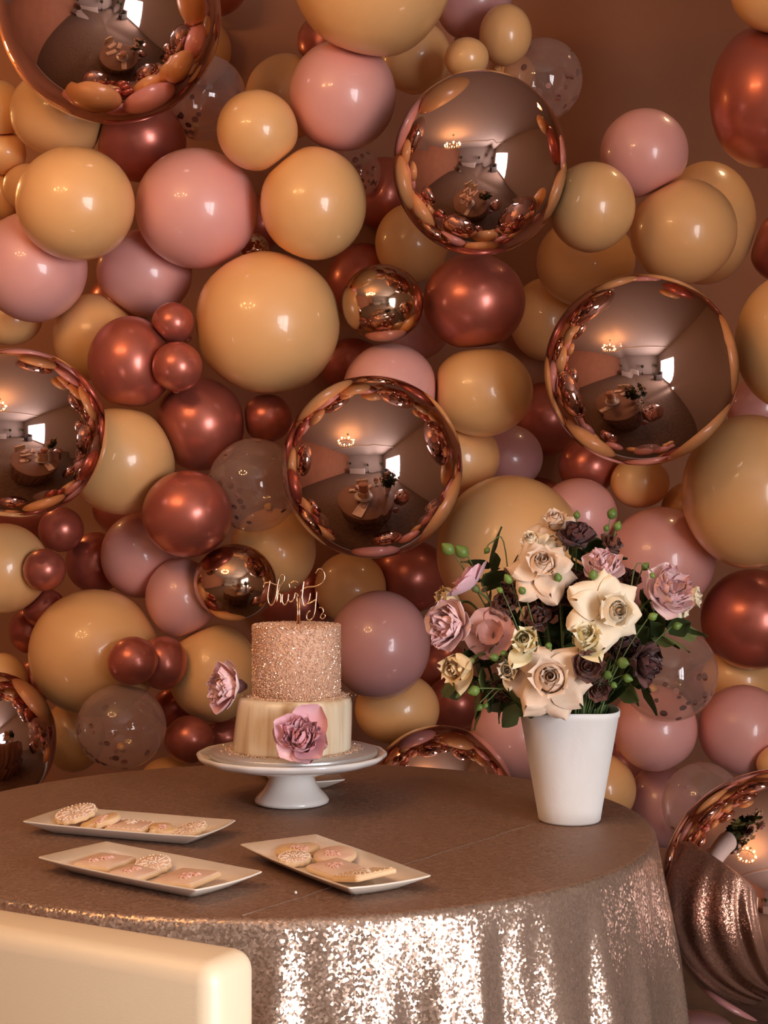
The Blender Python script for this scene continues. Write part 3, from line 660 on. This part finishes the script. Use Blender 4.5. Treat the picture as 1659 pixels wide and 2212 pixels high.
def bloom(kind, pos, d, R0, m, label, spin=0., stem=True, stemr=.0022):
    q = frame(d) @ Quaternion((0, 0, 1), spin)
    nm, cat = {'rose': ('garden_rose', 'rose'), 'rosebud': ('rosebud', 'rose'), 'peony': ('peony', 'peony'), 'ruffle': ('ruffled_bloom', 'flower'), 'ring': ('ranunculus', 'flower'), 'saucer': ('open_bloom', 'flower')}[kind]
    t = thing(nm, label, cat, pos, q, 'flowers of the vase bouquet' if stem else 'flowers on the cake')
    t.rotation_mode = 'QUATERNION'; t.rotation_quaternion = q
    def ring(me, n, ph=0., z=0., sc=1., jit=.12, tilt=.0):
        for i in range(n):
            a = ph+2*math.pi*i/n+rnd.uniform(-jit, jit)
            ob('petal', me, t, (0, 0, z*R0), Quaternion((0, 0, 1), a) @ Quaternion((1, 0, 0), rnd.uniform(-tilt, tilt)), R0*sc*rnd.uniform(.93, 1.07))
    if kind == 'rose':
        ob('bud', budm(m, .44, .80, 3.6), t, (0, 0, .14*R0), None, R0)
        ring(pm('r1', m, .46, .90, 80, -14, cup=.7, roll=.25, p=.5), 6, .3, 0)
        ring(pm('r2', m, .48, .92, 84, 6, cup=.6, roll=.35, p=.6), 5, .0, -.02)
        ring(pm('r3', m, .46, 1.02, 86, 66, cup=.35, point=.4, roll=.6, p=.8), 4, .5, -.04)
        ring(pm('r4', m, .52, 1.24, 76, 118, cup=.10, point=.62, roll=.9, p=1.5), 6, .1, -.06, tilt=.15)
    elif kind == 'rosebud':
        ob('bud', budm(m, .56, 1.25, 3.6), t, (0, 0, .2*R0), None, R0)
        ring(pm('b1', m, .66, 1.55, 70, -14, cup=.75, roll=.15, p=.5), 4, .2)
        ring(pm('b2', m, .78, 1.62, 84, -8, cup=.65, point=.05, roll=.35, p=.5), 5, .6, -.04)
        ring(pm('b3', m, .60, 1.6, 84, 28, cup=.4, point=.4, roll=.5, p=.6), 1, 2.6, -.05)
    elif kind == 'peony':
        ring(pm('p1', m, .52, 1.08, 74, 52, cup=.25, ruff=.06, seed=1), 6, 0, -.05, tilt=.12)
        ring(pm('p2', m, .44, .98, 66, 18, cup=.35, ruff=.08, seed=2), 6, .5, 0, tilt=.15)
        for k in range(44):
            a = rnd.uniform(0, 6.283); rr = R0*.42*math.sqrt(rnd.random())
            me = pm('pi%d' % (k % 4), m, .21, .78, (20, 35, 8, 48)[k % 4], (-25, 5, 20, 0)[k % 4], cup=.5, ruff=.35, seed=k % 4, nu=4, nv=5)
            ob('petal', me, t, (rr*math.sin(a)*-1, rr*math.cos(a), .17*R0), Quaternion((0, 0, 1), a) @ Quaternion((1, 0, 0), rnd.uniform(-.25, .1)), R0*rnd.uniform(.85, 1.15))
    elif kind == 'saucer':
        ring(pm('s1', m, .62, 1.1, 80, 55, cup=.2, ruff=.06, seed=3), 6, 0, 0, tilt=.1)
        ring(pm('s2', m, .45, .8, 60, 20, cup=.3, ruff=.1, seed=4), 5, .4, .05)
    elif kind == 'ruffle':
        for k in range(20):
            a = k*2.4; me = pm('f%d' % (k % 3), m, .42, .95, (18, 42, 66)[k % 3], (5, 30, 58)[k % 3], cup=.25, ruff=.42, seed=k % 3+.5, nu=6, nv=5)
            ob('petal', me, t, (0, 0, 0), Quaternion((0, 0, 1), a), R0*rnd.uniform(.8, 1.1))
    elif kind == 'ring':
        for L_, (n, sc, a0, a1) in enumerate(((5, .55, 50, 0), (6, .75, 62, 12), (7, .95, 72, 22), (7, 1.1, 80, 38))):
            ring(pm('g%d' % L_, m, .42, .95, a0, a1, cup=.35, ruff=.08, seed=L_, nu=5, nv=5), n, L_*.4, .1-.03*L_, sc)
    if stem:
        P = stem_pts(Vector(pos), q, R0); qi = q.inverted(); o0 = Vector(pos)
        ob('stem', mesh('stem', *tube([qi @ (p-o0) for p in P], stemr, 6), 'stem'), t)
        ob('calyx', mesh('calyx', *lathe([(0, -.28*R0), (.10*R0, -.24*R0), (.17*R0, -.08*R0), (.13*R0, .03*R0), (0, .05*R0)], 12), 'leaf2'), t)
    return t
def S(p, Y): return p*Y/F
FL = [
('rose',1188,1468,2.43,(-.10,-1,.30),74,'beige_rose','big beige rose low in front, pointed petals over the vase rim',.3),
('rose',1322,1318,2.43,(.32,-1,.05),72,'cream_rose','big cream rose right of centre, curled petals hanging down',.9),
('rose',1172,1222,2.47,(-.05,-1,.55),62,'beige_rose','beige rose in the upper middle of the bouquet',1.3),
('rose',1200,1130,2.60,(-.1,-.7,.9),44,'beige_rose','beige rose at the very top of the bouquet',.2),
('rose',1150,1172,2.56,(-.45,-.7,.8),38,'cream_rose','cream rose just under the topmost beige one',2.0),
('rosebud',1136,1388,2.42,(-.25,-1,.42),37,'yellow_rose','pale yellow rosebud left of centre',.0),
('rosebud',1264,1378,2.44,(.05,-.9,.55),37,'yellow_rose','pale yellow rosebud under the big cream rose',1.0),
('rosebud',990,1440,2.47,(-.75,-.8,-.25),38,'peach_bud','golden peach rosebud at the lower left of the bouquet',.5),
('rosebud',1100,1448,2.47,(-.3,-1,.1),27,'cream_rose','small pale rosebud beside the big beige rose',.5),
('rose',1492,1290,2.60,(.9,-.4,.15),40,'cream_rose','cream rose behind the right hand peony',.5),
('rosebud',968,1292,2.60,(-.9,-.5,.3),28,'peach_bud','peach rosebud behind the left peony',.9),
('rose',1108,1250,2.60,(-.6,-.7,.5),42,'coral','dusty coral rose in the shade, upper left',.9),
('peony',972,1350,2.50,(-.85,-.8,.15),56,'pink_peony','pink peony on the left side of the bouquet',.4),
('peony',1302,1228,2.50,(.05,-.75,.8),44,'pink_peony','pink peony in the upper middle, right of the beige roses',.0),
('peony',1440,1278,2.49,(.45,-.9,.45),58,'pink_peony','pink peony on the right side of the bouquet',.9),
('saucer',1010,1254,2.55,(-.75,.15,.75),46,'mauve_peony','mauve open bloom turned away, upper left',.2),
('saucer',1062,1370,2.52,(-.35,-1,.35),50,'coral','coral pink open bloom in the shade, left of the yellow rosebud',.7),
('ruffle',1246,1160,2.56,(.1,-.6,1),40,'burgundy','dark burgundy ruffled bloom at the top',.0),
('ruffle',1322,1178,2.56,(.5,-.6,.7),26,'maroon','small dark bloom at the top right, by the green buds',.0),
('ruffle',1222,1268,2.52,(0,-1,.3),42,'burgundy','burgundy ruffled bloom in the middle of the bouquet',.5),
('ring',1268,1440,2.44,(.15,-1,.3),36,'maroon','chocolate ranunculus with an open eye, above the vase rim',.0),
('ruffle',1392,1432,2.50,(.7,-.7,-.1),44,'burgundy','burgundy ruffled bloom low at the right',.0),
('ruffle',1345,1398,2.54,(.4,-1,.1),40,'burgundy','burgundy bloom between the big cream rose and the low right one',.9),
('ruffle',1096,1300,2.53,(-.3,-1,.3),34,'maroon','dull maroon bloom left of the middle',.0),
('ruffle',1160,1335,2.50,(0,-1,.3),30,'maroon','small maroon bloom above the left yellow rosebud',.4),
('ring',1292,1488,2.49,(.2,-1,-.1),26,'maroon','small brown bloom at the right of the vase rim',.0),
('ruffle',1362,1252,2.55,(.3,-.9,.5),26,'burgundy','small burgundy bloom between the two pink peonies',.0),
('ruffle',1095,1490,2.53,(-.4,-.9,-.3),30,'maroon','brownish bloom over the left rim of the vase',.0),
('ruffle',1180,1300,2.58,(0,-1,.3),40,'burgundy','burgundy bloom deep under the upper beige rose',.8),
]
for kd, px, py, Y, d, r, m, lab, sp in FL:
    pos = at(px, py, Y); R0 = S(r, Y)*(1.36 if kd == 'ruffle' else 1.3 if kd in ('ring', 'rosebud') else 1.22 if kd in ('peony', 'saucer') else 1.1)
    dd = Vector(d).normalized()
    bloom(kd, pos-dd*R0*(.35 if kd != 'rosebud' else .8), d, R0, m, lab, sp)
# green buds on thin stems
bud_me = mesh('bud', *lathe([(0, -1.1), (.55, -.85), (.95, -.2), (.9, .3), (.5, .85), (.12, 1.25), (0, 1.3)], 14), 'budgreen')
sep_me = mesh('sepal', *petal(.45, 1.2, 60, -5, cup=.4, point=.6, nu=4, nv=4), 'leaf2')
BU = [(968,1186,2.56,16,'light green bud at the far upper left, outermost'),(998,1192,2.56,17,'dark green bud beside the outermost upper left one'),(1052,1189,2.58,8,'tiny drooping bud on a hooked stalk, upper left'),
(1246,1113,2.57,9,'small bud above the burgundy bloom at the top'),(1322,1110,2.62,13,'green bud highest at the top right'),(1334,1137,2.58,11,'round bud at top right, on the right side stalk'),(1310,1141,2.59,8,'small bud at top right, left of the round one'),
(1394,1224,2.52,10,'green bud on the upper left of the right peony'),(1098,1251,2.49,12,'oval bud in front of the coral rose'),(1080,1275,2.50,8,'tiny bud below the oval one on the left'),(1281,1242,2.45,12,'round olive bud before the middle peony'),
(1128,1276,2.47,10,'slim bright bud left of the beige rose'),(1205,1248,2.47,11,'olive bud below the upper beige rose'),(1409,1243,2.47,7,'tiny hooked bud over the right peony'),
(1068,1420,2.44,11,'bright green bud left of the small pale rosebud'),(1088,1412,2.44,9,'second bright bud left of the small pale rosebud'),(1024,1492,2.47,14,'bright green bud lowest at the left'),(1036,1528,2.50,9,'drooping bud hanging beside the vase, left one'),(1049,1524,2.50,7,'drooping bud hanging beside the vase, right one'),
(1345,1432,2.44,15,'yellow green bud right of the chocolate ranunculus'),(1312,1458,2.45,12,'green bud below right of the chocolate ranunculus'),(1325,1480,2.47,9,'lowest green bud near the right vase rim'),(1410,1332,2.46,11,'green bud under the right peony'),(1462,1352,2.52,11,'green bud at the far right under the cream rose'),
(1185,1395,2.45,9,'narrow bud between the two yellow rosebuds'),(1355,1465,2.5,12,'olive bud right of the vase rim')]
for px, py, Y, r, lab in BU:
    pos = at(px, py, Y); R0 = S(r, Y)
    d = Vector((pos.x-VX, (pos.y-VY)*.6-.02, pos.z-1.02)).normalized()
    if 'droop' in lab or 'hook' in lab: d = Vector((d.x, d.y, -.8)).normalized()
    q = frame(d)
    t = thing('flower_bud', lab, 'flower bud', pos, q, 'green buds of the bouquet')
    ob('bud', bud_me, t, (0, 0, 0), None, R0*.9)
    for k in range(4): ob('sepal', sep_me, t, (0, 0, -R0*.9), Quaternion((0, 0, 1), k*1.57), R0*1.0)
    P = stem_pts(pos, q, R0*1.2)
    if 'droop' in lab or 'hook' in lab:
        P = smoothpath([pos+Vector((0, 0, R0)), pos+Vector((.008 if pos.x < VX else -.008, 0, R0*2.2)), pos+Vector((.028 if pos.x < VX else -.028, 0, R0*1.6+(0.004 if py < 1400 else .02)))]+[P[len(P)//2], P[-6], P[-1]], 5)
    qi = q.inverted(); ob('stem', mesh('stem', *tube([qi @ (p-pos) for p in P], .0011, 6), 'stem'), t)
# leafy sprigs
leafV, leafF = petal(.34, 1.0, 70, 95, cup=-.25, point=.8, ruff=.12, seed=2, nu=4, nv=6)
LM = [mesh('leaf', leafV, leafF, 'leaf'), mesh('leaf', leafV, leafF, 'leaf2')]
SP = [(1040,1400,2.55,0,'left, under the coral bloom'),(1010,1470,2.55,1,'lower left, under the golden peach rosebud'),(1060,1500,2.56,0,'left of the vase rim'),(1110,1380,2.58,0,'behind the left yellow rosebud'),
(1200,1370,2.60,0,'dark, between the two yellow rosebuds'),(1240,1330,2.60,0,'dark, left of the big cream rose'),(1150,1440,2.58,0,'behind the big beige rose, left side'),(1225,1420,2.58,0,'behind the big beige rose, right side'),
(1330,1440,2.57,0,'right, behind the yellow green bud'),(1370,1470,2.58,1,'lowest at the right'),(1390,1370,2.58,0,'right, under the big cream rose'),(1450,1360,2.56,1,'far right, under the peony'),
(1130,1520,2.50,0,'hanging over the left vase rim'),(1300,1515,2.55,0,'inside the right vase rim'),(1260,1290,2.60,0,'dark, under the middle peony'),(1060,1330,2.60,0,'dark, behind the coral bloom'),(1400,1330,2.60,0,'dark, behind the right peony'),
(1060,1225,2.60,0,'upper left, at the neck of the mauve bloom'),(1270,1200,2.62,0,'upper, behind the burgundy top bloom'),(1160,1270,2.64,0,'at the back, behind the beige roses'),(1310,1350,2.62,0,'at the back, behind the big cream rose'),(1230,1480,2.55,0,'inside the vase mouth, middle')]
for px, py, Y, c, lab in SP:
    pos = at(px, py, Y); d = Vector((pos.x-VX, pos.y-VY-.01, pos.z-.98)).normalized(); q = frame(d)
    t = thing('leaf_sprig', 'leafy sprig '+lab, 'foliage', pos, q, 'leafy sprigs of the bouquet')
    P = stem_pts(pos, q, .02); qi = q.inverted(); ob('stem', mesh('stem', *tube([qi @ (p-pos) for p in P], .0014, 6), 'stem'), t)
    for k in range(10):
        ob('leaf', LM[c if k % 3 else 0], t, (0, 0, -.042+.006*k), Quaternion((0, 0, 1), k*2.4+rnd.uniform(-.4, .4)) @ Quaternion((1, 0, 0), rnd.uniform(-.1, .7)), rnd.uniform(.04, .07))
# vase
vase = thing('vase', 'tall tapered chalky white vase holding the bouquet', 'vase', (VX, VY, TZ+.001))
H = VTOP-TZ
V, Fc = lathe([(0, 0), (.0495, 0), (.0515, .003), (.0540, .02), (.0810, H-.012), (.0828, H-.010), (.0835, H-.003), (.0828, H), (.0805, H), (.0790, H-.006), (.0500, .008), (0, .008)], 80)
V = [(x, y, z+(.0015*math.sin(3*math.atan2(y, x)) if z > H-.02 else 0)) for x, y, z in V]
ob('vessel', mesh('vessel', V, Fc, 'vase'), vase)
ob('moss', mesh('moss', *lathe([(0, H-.03), (.04, H-.032), (.0735, H-.040), (.0705, H-.05), (0, H-.05)], 40), 'leaf'), vase)

# cake flowers
def cpos(px, py, Y): return at(px, py, Y)
p = cpos(650, 1603, 2.562)
t = bloom('peony', p, (.05, -1, .50), .048, 'deep_peony', 'pink peony leaning on the front of the cream tier', .2, stem=False)
big = mesh('petal', *petal(.62, 1.25, 60, 45, cup=.45, ruff=.05, seed=1, nu=8, nv=8), 'mauve_peony')
for a, s in ((-.75, .060), (.85, .052), (-2.65, .052)):
    ob('petal', big, t, (0, 0, -.004), Quaternion((0, 0, 1), a), s)
p = cpos(512, 1482, 2.70)
t = bloom('peony', p, (-.85, -.62, .10), .047, 'pink_peony', 'pink peony stuck to the left side of the cake', .2, stem=False)
ob('calyx', mesh('calyx', *lathe([(0, -.02), (.006, -.018), (.013, -.006), (.012, .004), (0, .006)], 12), 'burgundy'), t)
for a, s in ((2.9, .052), (.2, .045)): ob('petal', big, t, (0, 0, -.004), Quaternion((0, 0, 1), a), s)

# ------------------------------------------------------------------ trays and cookies
def rrect(a, b, c, n=8, bow=.0):
    P = []
    for sx, sy, a0 in ((1, 1, 0), (-1, 1, 90), (-1, -1, 180), (1, -1, 270)):
        for k in range(n+1):
            t = R(a0+90*k/n); P.append((sx*(a-c)+c*math.cos(t), sy*(b-c)+c*math.sin(t)))
    # subdivide the long edges and bow them
    out = []
    for i, p in enumerate(P):
        q = P[(i+1) % len(P)]; out.append(p)
        if math.dist(p, q) > .03:
            for k in range(1, 6):
                s = k/6; x = p[0]+(q[0]-p[0])*s; y = p[1]+(q[1]-p[1])*s; bb = bow*4*s*(1-s)
                if abs(p[1]-q[1]) < abs(p[0]-q[0]): y += math.copysign(bb, y)
                else: x += math.copysign(bb, x)
                out.append((x, y))
    return out
def loft(rings):
    n = len(rings[0][0]); V = [(x, y, z+(zf(x, y) if zf else 0)) for R_, z, zf in rings for x, y in R_]; Fc = []
    for j in range(len(rings)-1):
        for i in range(n): k = (i+1) % n; Fc.append((j*n+i, j*n+k, (j+1)*n+k, (j+1)*n+i))
    Fc.append(tuple(range(n-1, -1, -1))); Fc.append(tuple((len(rings)-1)*n+i for i in range(n)))
    return V, Fc
corner = lambda x, y: .0012*(abs(x)/.156)**6*(abs(y)/.065)**3
tray_me = mesh('tray', *loft([(rrect(.122, .038, .008, bow=.002), 0, None), (rrect(.125, .041, .008, bow=.002), .002, None), (rrect(.156, .0645, .004, bow=.004), .0175, corner), (rrect(.157, .0655, .004, bow=.004), .019, corner),
   (rrect(.1555, .064, .004, bow=.004), .0202, corner), (rrect(.128, .045, .008, bow=.002), .0062, None), (rrect(.122, .040, .008, bow=.002), .0050, None)]), 'tray')
def outline(kind, s):
    if kind == 'square': return rrect(s, s*.94, s*.16, 4)
    if kind == 'bar': return rrect(s, s*.8, s*.12, 4)
    n = 48; P = []
    for i in range(n):
        a = 2*math.pi*i/n
        if kind == 'round': r = s
        elif kind == 'lace': r = s*(1+.05*math.cos(12*a))
        elif kind == 'heart': r = s*(.86+.18*math.sin(a)*math.sqrt(abs(math.cos(a)))/(math.sin(a)+1.4)*1.6+.1*abs(math.cos(a)))*(1-.18*math.exp(-((a-math.pi/2)/.28)**2))
        P.append((r*math.cos(a), r*math.sin(a)))
    return P
def sc2(P, k): return [(x*k, y*k) for x, y in P]
def dome(x, y, z, r):
    V = [(x, y, z+r*.9)]; Fc = []
    for j, (q, h) in enumerate(((.7, .62), (1, 0))):
        for i in range(7): a = 6.283*i/7; V.append((x+q*r*math.cos(a), y+q*r*math.sin(a), z+h*r))
    for i in range(7): k = (i+1) % 7; Fc += [(0, 1+i, 1+k), (1+i, 8+i, 8+k, 1+k)]
    return V, Fc
def cookie(tray, kind, s, u, v, z, rx, ry, rz, label, pipe='flower', ic='icing', pc='piping_pink'):
    Mt = tray.matrix_basis @ Matrix.Translation((u, v, z)) @ Matrix.Rotation(rz, 4, 'Z') @ Matrix.Rotation(rx, 4, 'X') @ Matrix.Rotation(ry, 4, 'Y')
    nm = {'square': 'square_cookie', 'bar': 'rectangular_cookie', 'round': 'round_cookie', 'lace': 'lace_cookie', 'heart': 'heart_cookie'}[kind]
    t = thing(nm, label, 'cookie', group='iced cookies on the white trays'); t.matrix_basis = Mt
    P = outline(kind, s)
    ob('biscuit', mesh('biscuit', *loft([(sc2(P, .97), 0, None), (P, .0012, None), (P, .0055, None), (sc2(P, .97), .0066, None)]), 'cookie'), t)
    ob('icing', mesh('icing', *loft([(sc2(P, .95), .0062, None), (sc2(P, .94), .0074, None), (sc2(P, .90), .0082, None)]), ic), t)
    mb = MB()
    if pipe == 'lace':
        for rr, n in ((.93, 30), (.62, 18), (.36, 10)):
            for i in range(n): a = 6.283*i/n; mb.add(*dome(s*rr*math.cos(a), s*rr*math.sin(a), .0078, s*.065))
        for i in range(10):
            a = 6.283*i/10; mb.add(*tube([(s*.3*math.cos(a), s*.3*math.sin(a), .0085), (s*.9*math.cos(a+.2), s*.9*math.sin(a+.2), .0085)], s*.035, 6))
    elif pipe == 'border':
        PP = sc2(P, .86)
        for i in range(0, len(PP), 1): mb.add(*dome(PP[i][0], PP[i][1], .0078, s*.05))
    for f in range(3 if pipe != 'lace' else 1):
        fx, fy = (rnd.uniform(-.4, .4)*s, rnd.uniform(-.35, .35)*s) if pipe != 'lace' else (0, 0)
        for k in range(6):
            a = k*1.047; L_ = s*.24
            mb.add(*tube(smoothpath([(fx, fy, .0083), (fx+L_*.6*math.cos(a), fy+L_*.6*math.sin(a), .0096), (fx+L_*math.cos(a+.5), fy+L_*math.sin(a+.5), .0083)], 3), s*.035, 6))
    ob('piping', mesh('piping', mb.V, mb.F, 'piping' if pipe in ('lace', 'border') else pc), t)
def tray(x, y, ang, label):
    o = ob('serving_tray', tray_me, None, (x, y, TZ+.001), (0, 0, R(ang))); tag(o, label, 'tray', 'white rectangular serving trays'); return o
t1 = tray(-.4045, 2.442, -21, 'white serving tray of cookies at the back left')
t2 = tray(-.3289, 2.141, -37.4, 'white serving tray of cookies at the front left, nearest the chair')
t3 = tray(-.0745, 2.172, -57.6, 'white serving tray of cookies in front of the cake stand')
t4 = tray(-.172, 2.955, -76, 'white serving tray half hidden behind the cake stand')
cookie(t1, 'lace', .034, -.105, .012, .018, R(14), R(-6), 0, 'lace cookie at the left end of the back left tray', 'lace', 'icing', 'piping')
cookie(t1, 'heart', .034, -.050, -.004, .011, R(8), R(-14), R(20), 'golden heart cookie leaning beside the lace one, back left tray', 'flower', 'icing_gold')
cookie(t1, 'bar', .034, .003, .0, .0072, R(4), 0, 0, 'pink bordered rectangular cookie mid back left tray', 'border', 'icing')
cookie(t1, 'heart', .027, .060, -.004, .0072, R(4), R(5), R(-30), 'small golden heart cookie on the back left tray', 'flower', 'icing_gold')
cookie(t1, 'lace', .027, .108, .004, .009, R(12), R(-12), 0, 'lace cookie at the right end of the back left tray', 'lace', 'icing', 'piping')
cookie(t2, 'square', .034, -.088, .0, .0068, R(3), 0, R(8), 'square blush cookie at the left end of the front left tray', 'flower')
cookie(t2, 'lace', .026, -.012, .022, .0095, R(14), R(5), 0, 'lace cookie mid front left tray', 'lace', 'icing', 'piping')
cookie(t2, 'square', .027, -.006, -.022, .0068, R(3), R(3), R(4), 'small square blush cookie before the lace one, front left tray', 'flower')
cookie(t2, 'square', .036, .078, -.002, .0085, R(4), R(-3), R(5), 'square blush cookie at the right end of the front left tray', 'flower')
cookie(t3, 'heart', .034, -.105, .004, .0085, R(5), R(-4), R(50), 'golden heart cookie at the left end of the tray before the cake', 'flower', 'icing_gold')
cookie(t3, 'round', .031, -.033, .026, .0125, R(8), R(5), 0, 'round blush cookie with piped script on the tray before the cake', 'flower')
cookie(t3, 'lace', .024, -.060, -.026, .0085, R(5), R(5), 0, 'small lace cookie on the tray before the cake', 'lace', 'icing', 'piping')
cookie(t3, 'square', .032, .018, -.004, .0070, R(3), R(3), R(8), 'square blush cookie mid tray before the cake', 'flower')
cookie(t3, 'square', .035, .090, .0, .0125, R(4), R(-11), R(0), 'gold edged square cookie tilted at the near end of the tray before the cake', 'border', 'icing_gold')
cookie(t4, 'bar', .034, .055, .012, .012, R(18), R(0), R(6), 'cookie on the hidden tray behind the cake stand', 'flower')

# ------------------------------------------------------------------ cream chair
a = Vector((-.416, 1.666)); b = Vector((-.185, 1.540)); u = (b-a).normalized(); nrm2 = Vector((-u.y, u.x))    # away from the camera
right = Vector((-.172, 1.533)); cpt = right-u*.25+nrm2*.045
ang = math.atan2(u.y, u.x)
chair = thing('dining_chair', 'cream leather parsons chair at the lower left, its back to the camera', 'chair', (cpt.x, cpt.y, 0), (0, 0, ang))
ob('backrest', bevbox('backrest', (.50, .085, .46), 'leather', .022, 5), chair, (0, 0, .577))
ob('seat', bevbox('seat', (.47, .30, .11), 'leather', .02, 4), chair, (0, .185, .42))
for x in (-.2, .2):
    for y in (0, .30): ob('leg', bevbox('leg', (.04, .04, .37), 'darkwood', .004, 1), chair, (x, y, .185))

# ------------------------------------------------------------------ far side of the room (seen only in the mirror balloons)
bt = thing('buffet_table', 'long buffet table under a white cloth across the room', 'table', (-2.2, -3.6, 0))
ob('cloth', mesh('cloth', *box(-1.2, 1.2, -.38, .38, 0, .76), 'whitecloth', False), bt)
def plant(x, y, h, label):
    t = thing('potted_plant', label, 'plant', (x, y, 0), group='dark potted plants across the room')
    ob('pot', mesh('pot', *lathe([(0, 0), (.13, 0), (.17, .3), (.15, .3), (.14, .27), (0, .27)], 20), 'curtain'), t)
    ob('trunk', mesh('trunk', *tube([(0, 0, .27), (.03, .02, h-.3)], .02, 6), 'darkwood'), t)
    for k in range(26):
        dv = Vector((rnd.gauss(0, 1), rnd.gauss(0, 1), rnd.gauss(0, 1)+.3)).normalized()
        ob('leaf', LM[0], t, (.03, .02, h-.35+.1*dv.z), frame(dv), rnd.uniform(.3, .5))
plant(-3.9, -4.4, 1.7, 'tall potted plant in the far left corner'); plant(-.4, -4.5, 1.5, 'potted plant right of the buffet table'); plant(1.6, -4.4, 1.6, 'potted plant in the corner by the window')
ac = thing('armchair', 'dark armchair standing before the tall window', 'armchair', (1.55, -1.9, 0), (0, 0, R(80)))
ob('seat', bevbox('seat', (.75, .7, .42), 'curtain', .04), ac, (0, 0, .21))
ob('backrest', bevbox('backrest', (.75, .2, .6), 'curtain', .04), ac, (0, -.28, .60))
for x in (-.36, .36): ob('armrest', bevbox('armrest', (.14, .7, .6), 'curtain', .04), ac, (x, 0, .3))
